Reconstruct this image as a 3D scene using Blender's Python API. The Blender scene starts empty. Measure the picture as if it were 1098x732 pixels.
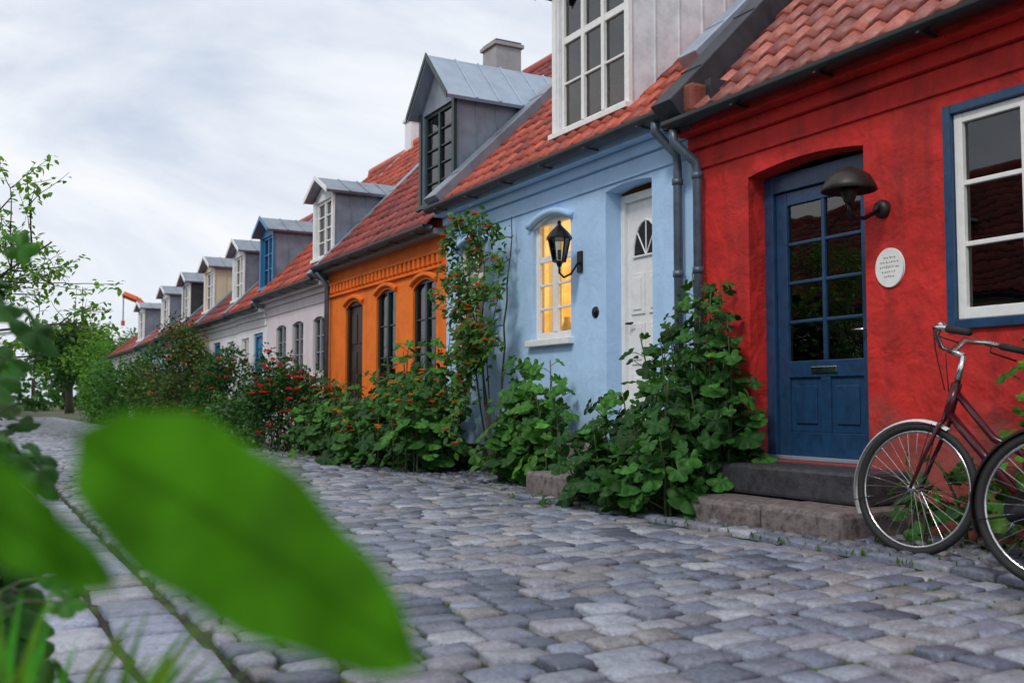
import bpy, math, random
import numpy as np
from mathutils import Vector, Matrix
random.seed(7); rng=np.random.default_rng(7)
scene=bpy.context.scene
R=random.uniform
# ---------------------------------------------------------------- materials
def newmat(name):
    m=bpy.data.materials.new(name); m.use_nodes=True
    nt=m.node_tree; b=nt.nodes['Principled BSDF']; return m,nt,b
def noise(nt,scale,detail=4,vec=None,rough=.55,dist=0):
    n=nt.nodes.new('ShaderNodeTexNoise'); n.inputs['Scale'].default_value=scale
    n.inputs['Detail'].default_value=detail; n.inputs['Roughness'].default_value=rough
    n.inputs['Distortion'].default_value=dist
    if vec is not None: nt.links.new(vec,n.inputs['Vector'])
    return n.outputs['Fac']
def pos(nt,scale=None):
    g=nt.nodes.new('ShaderNodeTexCoord').outputs['Object']
    if scale:
        mp=nt.nodes.new('ShaderNodeMapping'); mp.inputs['Scale'].default_value=scale
        nt.links.new(g,mp.inputs['Vector']); return mp.outputs['Vector']
    return g
def ramp(nt,fac,stops):
    r=nt.nodes.new('ShaderNodeValToRGB'); e=r.color_ramp.elements
    while len(e)<len(stops): e.new(.5)
    for i,(p,c) in enumerate(stops):
        e[i].position=p; e[i].color=(c[0],c[1],c[2],1) if isinstance(c,(tuple,list)) else (c,c,c,1)
    nt.links.new(fac,r.inputs['Fac']); return r.outputs['Color']
def mix(nt,fac,a,b,mode='MIX'):
    m=nt.nodes.new('ShaderNodeMixRGB'); m.blend_type=mode
    for s,v in ((0,fac),(1,a),(2,b)):
        if isinstance(v,bpy.types.NodeSocket): nt.links.new(v,m.inputs[s])
        elif s==0: m.inputs[0].default_value=v
        else: m.inputs[s].default_value=(v[0],v[1],v[2],1)
    return m.outputs[0]
def bump(nt,b,h,strength,dist):
    n=nt.nodes.new('ShaderNodeBump'); n.inputs['Strength'].default_value=strength; n.inputs['Distance'].default_value=dist
    nt.links.new(h,n.inputs['Height']); nt.links.new(n.outputs[0],b.inputs['Normal'])
def mathn(nt,op,a,b):
    m=nt.nodes.new('ShaderNodeMath'); m.operation=op
    for i,v in enumerate((a,b)):
        if isinstance(v,bpy.types.NodeSocket): nt.links.new(v,m.inputs[i])
        else: m.inputs[i].default_value=v
    return m.outputs[0]
def plaster(name,c,bs=.5,bd=.03,var=.25,dirt=.5,stain=None,streak=.45,fine=.22,csc=1.6):
    m,nt,b=newmat(name); p=pos(nt)
    lo=tuple(x*(1-var) for x in c); hi=tuple(min(x*(1+var*.35),.95) for x in c)
    col=ramp(nt,noise(nt,csc,6,p,.65,.3),[(.3,lo),(.52,c),(.72,hi)])
    st=noise(nt,1.0,5,pos(nt,(5,5,.7)),.6)
    stc=stain or tuple(x*.6 for x in c)
    col=mix(nt,ramp(nt,st,[(.5,0.),(.78,streak)]),col,stc)
    sp=nt.nodes.new('ShaderNodeSeparateXYZ'); nt.links.new(p,sp.inputs[0])
    z=mathn(nt,'ADD',sp.outputs[2],mathn(nt,'MULTIPLY',noise(nt,3,4,p),-.9))
    dm=ramp(nt,z,[(0,dirt),(.35,0.)])
    col=mix(nt,dm,col,(.09,.085,.07))
    nt.links.new(col,b.inputs['Base Color']); b.inputs['Roughness'].default_value=.75
    h=mathn(nt,'ADD',mathn(nt,'MULTIPLY',noise(nt,4.2,3,p,.5,.4),1.),mathn(nt,'MULTIPLY',noise(nt,32,3,p),fine))
    bump(nt,b,h,bs,bd); return m
def paint(name,c,rough=.45,var=.12,metal=0,bs=.15,sc=14):
    m,nt,b=newmat(name); p=pos(nt)
    col=ramp(nt,noise(nt,sc,5,p,.65),[(.3,tuple(x*(1-var*2) for x in c)),(.55,c),(.8,tuple(min(1,x*(1+var)) for x in c))])
    nt.links.new(col,b.inputs['Base Color']); b.inputs['Roughness'].default_value=rough; b.inputs['Metallic'].default_value=metal
    bump(nt,b,noise(nt,sc*3,2,p),bs,.004); return m
def attrmat(name,rough=.6,var=(.6,1.25),sc=30,bs=.4,bd=.006,big=3,moss=0,rlo=None):
    m,nt,b=newmat(name); p=pos(nt)
    a=nt.nodes.new('ShaderNodeAttribute'); a.attribute_name='Col'
    f=ramp(nt,noise(nt,sc,5,p,.7),[(.25,var[0]),(.75,var[1])])
    col=mix(nt,1,a.outputs['Color'],f,'MULTIPLY')
    f2=ramp(nt,noise(nt,big,4,p,.6),[(.3,.75),(.7,1.15)])
    col=mix(nt,1,col,f2,'MULTIPLY')
    if moss: col=mix(nt,ramp(nt,noise(nt,2.3,6,p,.7),[(.58,0.),(.75,moss)]),col,(.07,.085,.03))
    nt.links.new(col,b.inputs['Base Color'])
    if rlo: nt.links.new(ramp(nt,noise(nt,big*1.7,3,p),[(.3,rlo),(.7,rough)]),b.inputs['Roughness'])
    else: b.inputs['Roughness'].default_value=rough
    bump(nt,b,noise(nt,sc*.8,4,p),bs,bd); return m
def leafmat(name,rough=.45,trans=.35,spec=.4,nz=True):
    m,nt,b=newmat(name)
    a=nt.nodes.new('ShaderNodeAttribute'); a.attribute_name='Col'; col=a.outputs['Color']
    if nz: col=mix(nt,1,col,ramp(nt,noise(nt,24,2,pos(nt)),[(.3,.65),(.7,1.25)]),'MULTIPLY')
    nt.links.new(col,b.inputs['Base Color']); b.inputs['Roughness'].default_value=rough; b.inputs['Specular IOR Level'].default_value=spec
    t=nt.nodes.new('ShaderNodeBsdfTranslucent')
    nt.links.new(mix(nt,1,col,(1.5,1.7,.6),'MULTIPLY'),t.inputs['Color'])
    ms=nt.nodes.new('ShaderNodeMixShader'); ms.inputs[0].default_value=trans
    out=[n for n in nt.nodes if n.type=='OUTPUT_MATERIAL'][0]
    nt.links.new(b.outputs[0],ms.inputs[1]); nt.links.new(t.outputs[0],ms.inputs[2]); nt.links.new(ms.outputs[0],out.inputs['Surface'])
    return m
def glassmat(name,ior=1.95,tint=(.8,.85,.88)):
    m,nt,b=newmat(name); nt.nodes.remove(b)
    t=nt.nodes.new('ShaderNodeBsdfTransparent'); t.inputs[0].default_value=(*tint,1)
    g=nt.nodes.new('ShaderNodeBsdfGlossy'); g.inputs['Roughness'].default_value=.012
    bp=nt.nodes.new('ShaderNodeBump'); bp.inputs['Strength'].default_value=.12; bp.inputs['Distance'].default_value=.02
    nt.links.new(noise(nt,2.5,1,pos(nt)),bp.inputs['Height']); nt.links.new(bp.outputs[0],g.inputs['Normal'])
    f=nt.nodes.new('ShaderNodeFresnel'); f.inputs[0].default_value=ior
    ms=nt.nodes.new('ShaderNodeMixShader'); out=[n for n in nt.nodes if n.type=='OUTPUT_MATERIAL'][0]
    nt.links.new(f.outputs[0],ms.inputs[0]); nt.links.new(t.outputs[0],ms.inputs[1]); nt.links.new(g.outputs[0],ms.inputs[2])
    nt.links.new(ms.outputs[0],out.inputs['Surface']); return m
M={}
M['glass']=glassmat('window_glass')
M['red']=plaster('red_plaster',(.56,.020,.015),.62,.07,.45,.55,(.20,.012,.012),.85,.10,2.4)
M['blue']=plaster('light_blue_plaster',(.44,.66,.93),.4,.04,.10,.35,(.34,.50,.72),.6,.12)
M['orange']=plaster('orange_plaster',(.86,.18,.006),.5,.04,.2,.4,(.50,.09,.008),.55,.14)
M['pinkwhite']=plaster('pinkish_white_plaster',(.72,.65,.68),.3,.03,.1,.5)
M['white']=plaster('white_plaster',(.8,.8,.82),.3,.03,.08,.5)
M['cream']=plaster('cream_plaster',(.66,.56,.40),.3,.03,.1,.5)
M['greywall']=plaster('grey_plaster',(.42,.45,.5),.3,.03,.1,.5)
M['plinth']=plaster('tarred_plinth',(.02,.02,.024),.4,.02,.3,.2)
M['whitep']=paint('white_paint',(.82,.82,.80),.38,.05)
M['whitewood']=paint('white_boarding',(.74,.76,.80),.5,.12,0,.3,6)
M['bluep']=paint('dark_blue_paint',(.016,.058,.135),.32,.18)
M['bluelt']=paint('mid_blue_paint',(.03,.18,.38),.4,.12)
M['greenp']=paint('dark_green_paint',(.012,.032,.032),.4,.15)
M['brownp']=paint('dark_brown_paint',(.03,.015,.01),.5,.2)
M['greyp']=paint('grey_paint',(.25,.27,.29),.5,.1)
M['zinc']=paint('zinc_sheet',(.24,.28,.34),.42,.16,.35,.2,3)
M['zincl']=paint('bright_zinc',(.40,.48,.58),.35,.1,.4,.2,3)
M['lead']=paint('dark_lead',(.04,.045,.055),.5,.25,.2,.3,5)
M['gut']=paint('black_gutter',(.018,.02,.025),.35,.2,.3,.1,8)
M['pipe']=paint('grey_blue_pipe',(.11,.15,.20),.4,.2,.3,.1,8)
M['black']=paint('black_metal',(.012,.012,.014),.35,.2,.5,.1,20)
M['bronze']=paint('brown_metal',(.03,.022,.02),.45,.2,.2,.2,20)
M['chrome']=paint('chrome',(.68,.69,.71),.2,.05,1,.02,20)
M['rubber']=paint('rubber',(.015,.015,.016),.75,.1,0,.1,40)
M['maroon']=paint('maroon_enamel',(.060,.005,.010),.22,.1,.1,.02,8)
M['fender']=paint('white_enamel',(.78,.79,.81),.25,.06,.1,.02,8)
M['leather']=paint('saddle_leather',(.02,.014,.012),.5,.2,0,.2,30)
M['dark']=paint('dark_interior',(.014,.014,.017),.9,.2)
M['granite']=paint('granite_step',(.18,.15,.145),.7,.35,0,.9,18)
M['darkstone']=paint('dark_stone_step',(.05,.05,.06),.5,.3,0,.9,18)
M['brickcap']=plaster('mossy_brick',(.22,.05,.035),.9,.03,.5,.3,(.10,.11,.03))
M['chim']=plaster('chimney_render',(.33,.33,.34),.6,.03,.3,0)
M['tile']=attrmat('clay_tile',.48,(.55,1.3),22,.35,.006,2,.45)
M['stone']=attrmat('sett_stone',.55,(.5,1.35),60,.75,.006,9,.2,.26)
M['leaf']=leafmat('leaf',.5,.3,.25,False); M['bigleaf']=leafmat('big_leaf',.5,.28,.22); M['leafnear']=leafmat('leaf_close',.7,.45,.12)
M['stem']=paint('stem',(.06,.09,.03),.7,.3,0,.3,30)
M['bark']=paint('bark',(.075,.06,.045),.85,.35,0,.8,25)
M['petal']=leafmat('petal',.6,.3,.3,False)
m,nt,b=newmat('warm_lit_room'); c=ramp(nt,noise(nt,5,3,pos(nt)),[(.3,(.85,.36,.05)),(.6,(1,.60,.16))])
nt.links.new(c,b.inputs['Emission Color']); b.inputs['Emission Strength'].default_value=1.2; nt.links.new(c,b.inputs['Base Color']); M['lit']=m
m,nt,b=newmat('warm_curtain'); b.inputs['Base Color'].default_value=(.8,.7,.45,1); b.inputs['Emission Color'].default_value=(1,.62,.24,1); b.inputs['Emission Strength'].default_value=.5; M['litc']=m
m,nt,b=newmat('joint_soil_moss'); p=pos(nt)
c=ramp(nt,noise(nt,30,5,p,.7),[(.3,(.012,.011,.009)),(.7,(.04,.035,.028))])
c=mix(nt,ramp(nt,noise(nt,1.6,5,p,.65),[(.42,0.),(.56,.95)]),c,ramp(nt,noise(nt,60,3,p),[(.3,(.02,.045,.006)),(.7,(.10,.17,.02))]))
nt.links.new(c,b.inputs['Base Color']); b.inputs['Roughness'].default_value=.95; bump(nt,b,noise(nt,90,3,p),1,.012); M['joint']=m
m,nt,b=newmat('ground_earth'); p=pos(nt)
c=ramp(nt,noise(nt,.6,6,p,.7),[(.35,(.04,.06,.02)),(.6,(.10,.10,.06))])
nt.links.new(c,b.inputs['Base Color']); b.inputs['Roughness'].default_value=.95; bump(nt,b,noise(nt,20,4,p),1,.03); M['ground']=m
# ---------------------------------------------------------------- mesh builder
class MB:
    def __init__(s): s.v=[]; s.f=[]; s.m=[]; s.c=[]
    def add(s,vs,fs,mi=0,col=(1,1,1)):
        b=len(s.v); s.v+=[tuple(v) for v in vs]; s.f+=[tuple(i+b for i in f) for f in fs]; s.m+=[mi]*len(fs); s.c+=[col]*len(vs)
    def np(s,V,F,mi=0,C=None):
        b=len(s.v); s.v+=V.tolist(); s.f+=(np.asarray(F)+b).tolist(); s.m+=[mi]*len(F)
        s.c+=(C.tolist() if C is not None else [(1,1,1)]*len(V))
    def box(s,x0,x1,y0,y1,z0,z1,mi=0,col=(1,1,1)):
        s.add([(x0,y0,z0),(x1,y0,z0),(x1,y1,z0),(x0,y1,z0),(x0,y0,z1),(x1,y0,z1),(x1,y1,z1),(x0,y1,z1)],
              [(0,3,2,1),(4,5,6,7),(0,1,5,4),(1,2,6,5),(2,3,7,6),(3,0,4,7)],mi,col)
    def tube(s,pts,r,n=8,mi=0,col=(1,1,1),cap=True,closed=False):
        pts=[Vector(p) for p in pts]; k=len(pts)
        rs=r if isinstance(r,(list,tuple)) else [r]*k
        vs=[]; up=None
        for i,p in enumerate(pts):
            a=pts[i-1] if (i>0 or closed) else p; c=pts[(i+1)%k] if (i<k-1 or closed) else p
            d=(c-a); d=d.normalized() if d.length>1e-9 else Vector((0,0,1))
            if up is None: up=Vector((0,0,1)) if abs(d.z)<.9 else Vector((1,0,0))
            u=(up-d*up.dot(d)); u=u.normalized() if u.length>1e-6 else d.orthogonal().normalized(); w=d.cross(u); up=u
            for j in range(n):
                t=2*math.pi*j/n; vs.append(p+(u*math.cos(t)+w*math.sin(t))*rs[i])
        fs=[]
        for i in range(k if closed else k-1):
            i2=(i+1)%k
            for j in range(n): fs.append((i*n+j,i*n+(j+1)%n,i2*n+(j+1)%n,i2*n+j))
        if cap and not closed: fs.append(tuple(range(n))[::-1]); fs.append(tuple((k-1)*n+j for j in range(n)))
        s.add(vs,fs,mi,col)
    def revolve(s,prof,c,n=24,mi=0,ax='z',col=(1,1,1)):
        vs=[];fs=[]
        for r,z in prof:
            for j in range(n):
                t=2*math.pi*(j+.5)/n; a,b_=r*math.cos(t),r*math.sin(t)
                vs.append((c[0]+a,c[1]+b_,c[2]+z) if ax=='z' else ((c[0]+a,c[1]+z,c[2]+b_) if ax=='y' else (c[0]+z,c[1]+a,c[2]+b_)))
        for i in range(len(prof)-1):
            for j in range(n): fs.append((i*n+j,i*n+(j+1)%n,(i+1)*n+(j+1)%n,(i+1)*n+j))
        s.add(vs,fs,mi,col)
    def obj(s,name,mats,parent=None,smooth=False,bevel=0):
        me=bpy.data.meshes.new(name); me.from_pydata(s.v,[],s.f)
        for m in mats: me.materials.append(m)
        me.polygons.foreach_set('material_index',s.m)
        if smooth: me.polygons.foreach_set('use_smooth',[True]*len(s.f))
        ca=me.color_attributes.new('Col','FLOAT_COLOR','POINT')
        arr=np.ones((len(s.v),4),dtype=np.float32); arr[:,:3]=np.array(s.c,dtype=np.float32).reshape(-1,3); ca.data.foreach_set('color',arr.ravel())
        me.update(); o=bpy.data.objects.new(name,me); scene.collection.objects.link(o)
        if parent: o.parent=parent
        if bevel:
            md=o.modifiers.new('bevel','BEVEL'); md.width=bevel; md.segments=2; md.limit_method='ANGLE'
        return o
class Group:
    def __init__(s,name): s.name=name; s.parts={}
    def p(s,part,m,smooth=False,bevel=0):
        k=(part,m)
        if k not in s.parts: s.parts[k]=(MB(),smooth,bevel)
        return s.parts[k][0]
    def done(s,mtx=None):
        e=bpy.data.objects.new(s.name,None); e.empty_display_size=.3; scene.collection.objects.link(e)
        for (part,m),(mb,sm,bv) in s.parts.items():
            if mb.f: mb.obj(part,[M[m]],e,sm,bv)
        if mtx is not None: e.matrix_world=mtx
        return e
# ---------------------------------------------------------------- architecture
def make_wall(mb,y0,y1,z0,z1,ops,x=0.):
    ys=sorted(set([y0,y1]+[v for o in ops for v in (o['y0'],o['y1'])])); zs=sorted(set([z0,z1]+[v for o in ops for v in (o['z0'],o['z1'])]))
    for i in range(len(ys)-1):
        for j in range(len(zs)-1):
            cy=(ys[i]+ys[i+1])/2; cz=(zs[j]+zs[j+1])/2
            if any(o['y0']<cy<o['y1'] and o['z0']<cz<o['z1'] for o in ops): continue
            mb.add([(x,ys[i],zs[j]),(x,ys[i+1],zs[j]),(x,ys[i+1],zs[j+1]),(x,ys[i],zs[j+1])],[(0,3,2,1)])
    for o in ops:
        a,b,c,d=o['y0'],o['y1'],o['z0'],o['z1']; X=x+o.get('d',.08); ar=o.get('arch',0)
        zl=d-ar
        mb.add([(x,a,c),(X,a,c),(X,a,zl),(x,a,zl)],[(0,1,2,3)]); mb.add([(x,b,c),(X,b,c),(X,b,zl),(x,b,zl)],[(3,2,1,0)])
        mb.add([(x,a,c),(X,a,c),(X,b,c),(x,b,c)],[(3,2,1,0)])
        if not ar: mb.add([(x,a,d),(X,a,d),(X,b,d),(x,b,d)],[(0,1,2,3)])
        else:
            n=10
            for k in range(n):
                t0,t1=k/n,(k+1)/n; f=lambda t:d-.002-ar*(2*t-1)**2
                ya,yb=a+(b-a)*t0,a+(b-a)*t1
                mb.add([(x,ya,f(t0)),(x,yb,f(t1)),(x,yb,d),(x,ya,d)],[(0,3,2,1)])
                mb.add([(x,ya,f(t0)),(X,ya,f(t0)),(X,yb,f(t1)),(x,yb,f(t1))],[(0,1,2,3)])
def window(G,x,y0,y1,z0,z1,cols=2,rows=(.33,.66),fm='whitep',fw=.05,mull=.06,bar=.022,th=.06,bev=.004,glass='glass'):
    F=G.p('window_frames',fm,False,bev)
    F.box(x,x+th,y0,y0+fw,z0,z1); F.box(x,x+th,y1-fw,y1,z0,z1)
    F.box(x+.002,x+th,y0+fw,y1-fw,z0,z0+fw*1.2); F.box(x+.002,x+th,y0+fw,y1-fw,z1-fw,z1)
    iy0,iy1,iz0,iz1=y0+fw,y1-fw,z0+fw*1.2,z1-fw
    for c in range(1,cols):
        yc=iy0+(iy1-iy0)*c/cols; w=mull/2
        F.box(x-.006,x+th-.01,yc-w,yc+w,iz0,iz1)
    for r in rows:
        w=bar/2
        if isinstance(r,tuple): r,w=r[0],r[1]/2
        zc=iz0+(iz1-iz0)*r
        F.box(x+.006,x+th-.016,iy0,iy1,zc-w,zc+w)
    G.p('window_panes',glass).add([(x+.03,iy0,iz0),(x+.03,iy1,iz0),(x+.03,iy1,iz1),(x+.03,iy0,iz1)],[(0,3,2,1)])
def pantiles(mb,y0,y1,xe,ze,m,xr,cols):
    L=math.hypot(xr-xe,(xr-xe)*m); nrm=math.hypot(1,m); d=(1/nrm,m/nrm); nn=(-m/nrm,1/nrm)
    per=.2; ns=7; ny=int((y1-y0)/per*ns)+1; ys=np.linspace(y0,y1,ny); ph=(ys-y0)/per
    prof=.023*np.sin(2*np.pi*ph)+.010*np.sin(4*np.pi*ph+.6)
    ex=.265; nr=int(L/ex)+1; ti=np.floor(ph+.25).astype(int)
    V=[];C=[];F=[];b=0
    tc=rng.random((nr,ti.max()+2)); tr=rng.random((nr,ti.max()+2))
    c0,c1=np.array(cols[0]),np.array(cols[1])
    for r in range(nr):
        t0=r*ex; t1=min(t0+ex+.02,L)
        jit=(tr[r][ti]-.5)*.010
        for (t,off) in ((t0,-.002),(t0,.026),(t1,.003)):
            px=xe+d[0]*t+nn[0]*(prof+off+jit); pz=ze+d[1]*t+nn[1]*(prof+off+jit)
            V.append(np.stack([px,ys,pz],1)); k=tc[r][ti][:,None]; C.append(c0*(1-k)+c1*k)
        for q in range(2):
            i=np.arange(ny-1)+b+q*ny; F.append(np.stack([i,i+1,i+1+ny,i+ny],1))
        b+=3*ny
    mb.np(np.concatenate(V),np.concatenate(F),0,np.concatenate(C))
RED_T=((.22,.028,.018),(.56,.09,.04)); PINK_T=((.18,.035,.03),(.50,.14,.10)); DK_T=((.15,.022,.022),(.36,.055,.04))
XE=-.2; XR=3.0
def slope(ze,zr): return (zr-ze)/(XR-XE)
def slab(mb,pts,th):
    n=(Vector(pts[1])-Vector(pts[0])).cross(Vector(pts[3])-Vector(pts[0])).normalized()
    if n.z<0: n=-n
    vs=[Vector(p) for p in pts]+[Vector(p)-n*th for p in pts]
    mb.add(vs,[(0,1,2,3),(7,6,5,4),(0,4,5,1),(1,5,6,2),(2,6,7,3),(3,7,4,0)])
def dormer(G,ze,m,y0,y1,xf,zt,za,fm='whitep',wall='zinc',cheek='zinc',roof='zinc',cols=2,rows=(.33,.66),wz=None,ov=.12,base=None):
    rz=lambda x: ze+m*(x-XE)+.03; xb=lambda z:(z-.03-ze)/m+XE
    zb=rz(xf)-.06
    w0=(wz[0] if wz else zb+.12); w1=(wz[1] if wz else zt-.06)
    make_wall(G.p('dormer_front',wall),y0,y1,zb,zt,[dict(y0=y0+.08,y1=y1-.08,z0=w0,z1=w1,d=.03)],xf)
    window(G,xf+.03,y0+.08,y1-.08,w0,w1,cols,rows,fm,.045,.05)
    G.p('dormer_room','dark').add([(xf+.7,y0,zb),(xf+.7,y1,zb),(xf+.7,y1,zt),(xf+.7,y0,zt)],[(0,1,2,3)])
    for y in (y0,y1):
        G.p('dormer_cheeks',cheek).add([(xf,y,zb),(xf,y,zt),(xb(zt),y,zt)],[(0,1,2)])
    k=xf+.28
    while k<xb(zt)-.15:
        for (ya,yb) in ((y0-.012,y0),(y1,y1+.012)):
            G.p('cheek_seams',cheek).box(k,k+.014,ya,yb,rz(k)-.02,zt-.02)
        k+=.28
    T=G.p('dormer_trim',fm,False,.004); T.box(xf-.025,xf+.02,y0-.02,y0+.05,zb+.02,zt-.02); T.box(xf-.025,xf+.02,y1-.05,y1+.02,zb+.02,zt-.02)
    T.box(xf-.07,xf+.03,y0-.03,y1+.03,w0-.06,w0-.005)
    yc=(y0+y1)/2
    G.p('dormer_gable',wall).add([(xf,y0,zt),(xf,y1,zt),(xf,yc,za)],[(0,2,1)])
    sl=(za-zt)/(yc-y0)
    for s in (-1,1):
        ye=yc+s*((y1-y0)/2+ov); zz=zt-sl*ov
        pts=[(xf-.16,ye,zz),(xf-.16,yc,za),(xb(za)+.1,yc,za),(xb(zz)+.1,ye,zz)]
        off=Vector((0,0,.07)); pts=[Vector(p)+off for p in pts]
        slab(G.p('dormer_roof',roof,False,.006),pts,.05)
        F=G.p('dormer_barge',fm if roof!='tile' else 'whitep',False,.004)
        a=Vector((xf-.175,ye,zz+.015)); bq=Vector((xf-.175,yc,za+.015))
        F.add([a,bq,bq+Vector((0,0,.085)),a+Vector((0,0,.085)),a+Vector((.015,0,0)),bq+Vector((.015,0,0)),bq+Vector((.015,0,.085)),a+Vector((.015,0,.085))],
              [(0,1,2,3),(7,6,5,4),(0,4,5,1),(2,6,7,3),(3,7,4,0),(1,5,6,2)])
        xx=xf+.25
        while xx<xb(za)-.1:
            p0=Vector((xx,yc,za+.075)); fr=1.0 if xx<xb(zz) else max(0,(xb(za)-xx)/(xb(za)-xb(zz)))
            G.p('roof_seams',roof).tube([p0,p0.lerp(Vector((xx,ye,zz+.075)),fr)],.014,5); xx+=.33
def verge(G,y0,y1,ze,m,h=.1,mat='zinc',xs=XE-.02,xe=XR,low=-.1):
    nrm=math.hypot(1,m); nn=Vector((-m/nrm,0,1/nrm))
    a=Vector((xs,y0,ze+m*(xs-XE))); b=Vector((xe,y0,ze+m*(xe-XE))); w=Vector((0,y1-y0,0))
    vs=[a+nn*low,b+nn*low,b+w+nn*low,a+w+nn*low,a+nn*h,b+nn*h,b+w+nn*h,a+w+nn*h]
    G.p('verge_flashing',mat,False,.01).add(vs,[(0,3,2,1),(4,5,6,7),(0,1,5,4),(1,2,6,5),(2,3,7,6),(3,0,4,7)])
    k=.45; d=(b-a).normalized(); L=(b-a).length
    while k<L:
        c=a+d*k+nn*h; G.p('flashing_joints',mat).tube([c+Vector((0,.01,0)),c+w-Vector((0,.01,0))],.011,5); k+=.8
def gutter(G,y0,y1,ze,mat='gut',r=.07):
    mb=G.p('gutter',mat,True); cx=XE-.055; cz=ze+.0
    prof=[]
    for i in range(9):
        t=math.pi+math.pi*i/8; prof.append((cx+r*math.cos(t),cz+r*math.sin(t)))
    for i in range(9):
        t=2*math.pi-math.pi*i/8; prof.append((cx+(r-.009)*math.cos(t),cz+(r-.009)*math.sin(t)))
    n=len(prof); vs=[(p[0],y0,p[1]) for p in prof]+[(p[0],y1,p[1]) for p in prof]
    fs=[(i,(i+1)%n,n+(i+1)%n,n+i) for i in range(n)]
    fs+=[tuple(range(9)),tuple(n+i for i in range(9))]
    mb.add(vs,fs)
    k=y0+.3
    while k<y1: 
        G.p('gutter_brackets',mat).box(cx-r-.006,cx+r+.03,k,k+.025,cz-r-.008,cz-r+.004); k+=.8
def house(name,y0,y1,ze,zr,wall,ops,tiles=RED_T,gut='gut',plinth=None,dormers=(),chims=(),vg=None,cornice=True,extra=None,mtx=None):
    G=Group(name); m=slope(ze,zr); a,b=y0+.003,y1-.003; wt=ze+.12
    make_wall(G.p('front_wall',wall),a,b,-.05,wt,ops)
    W=G.p('gable_walls',wall)
    for y in (a,b): W.add([(0,y,-.05),(6,y,-.05),(6,y,ze),(XR,y,zr-.06),(0,y,wt)],[(0,1,2,3,4)])
    W.add([(6,a,-.05),(6,b,-.05),(6,b,ze),(6,a,ze)],[(0,1,2,3)])
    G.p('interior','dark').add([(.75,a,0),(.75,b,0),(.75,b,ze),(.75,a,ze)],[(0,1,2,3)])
    pantiles(G.p('tiled_roof','tile',True),a+.02,b-.02,XE,ze+.03,m,XR,tiles)
    G.p('back_roof','tile').add([(XR,a,zr),(XR,b,zr),(6.2,b,ze-.1),(6.2,a,ze-.1)],[(0,1,2,3)],0,tiles[0])
    G.p('ridge_tiles','tile',True).tube([(XR,a+i*(b-a)/12,zr+.03) for i in range(13)],.11,10,0,tiles[1])
    G.p('soffit',wall if cornice else 'greyp').box(XE+.03,-.002,a,b,ze-.10,ze-.035)
    if cornice:
        G.p('cornice',wall,False,.018).box(-.06,-.002,a+.004,b-.004,ze-.20,ze-.102)
        G.p('cornice',wall,False,.015).box(-.02,-.002,a+.006,b-.006,ze-.36,ze-.202)
    gutter(G,a-.0,b,ze-.0,gut)
    if plinth: 
        cuts=sorted([(o['y0'],o['y1']) for o in ops if o['z0']<plinth[1]]); s=a
        for c0,c1 in cuts+[(b,b)]:
            if c0>s: G.p('plinth',plinth[0],False,.01).box(-.03,-.002,s,c0,-.04,plinth[1])
            s=c1
    for o in ops:
        k=o.get('kind','win'); X=o.get('d',.08)
        if k=='win':
            window(G,X,o['y0'],o['y1'],o['z0'],o['z1'],o.get('cols',2),o.get('rows',(.36,.68)),o.get('fm','whitep'),o.get('fw',.05),o.get('mull',.06),o.get('bar',.022))
            if o.get('sill',True): G.p('window_sills',o.get('sm',wall),False,.008).box(-.07,X-.004,o['y0']-.05,o['y1']+.05,o['z0']-.07,o['z0']-.004)
        elif k=='door':
            F=G.p('door',o.get('fm','whitep'),False,.005); y_0,y_1,z_0,z_1=o['y0'],o['y1'],o['z0'],o['z1']
            F.box(X+.02,X+.07,y_0,y_1,z_0,z_1)
            for (p0,p1) in ((y_0,y_0+.07),(y_1-.07,y_1)): F.box(X-.02,X+.018,p0,p1,z_0,z_1)
            F.box(X-.018,X+.018,y_0+.07,y_1-.07,z_1-.07,z_1)
            n=2; wdt=(y_1-y_0-.2)/n
            for i in range(n):
                for (q0,q1) in ((.06,.3),(.36,.62),(.68,.9)):
                    H=z_1-z_0; F.box(X+.008,X+.018,y_0+.1+i*wdt+.03,y_0+.1+(i+1)*wdt-.03,z_0+H*q0,z_0+H*q1)
            G.p('door_step','granite',False,.015).box(-.4,X,y_0-.1,y_1+.1,-.04,z_0*.5); G.p('door_step','granite',False,.015).box(-.02,X,y_0+.002,y_1-.002,z_0*.5+.002,z_0-.002)
    for d in dormers: dormer(G,ze,m,**d)
    for (cy,cx,w,h,cm) in chims:
        C=G.p('chimney',cm,False,.01); C.box(cx-w/2,cx+w/2,cy-w/2,cy+w/2,zr-.6,zr+h)
        C.box(cx-w/2-.04,cx+w/2+.04,cy-w/2-.04,cy+w/2+.04,zr+h+.002,zr+h+.07)
        G.p('chimney_cap','lead').box(cx-w/2,cx+w/2,cy-w/2,cy+w/2,zr+h+.073,zr+h+.11)
    if vg:
        for v in vg: verge(G,v[0],v[1],ze,m,v[2],v[3])
    if extra: extra(G,m)
    return G.done(mtx)
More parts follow.
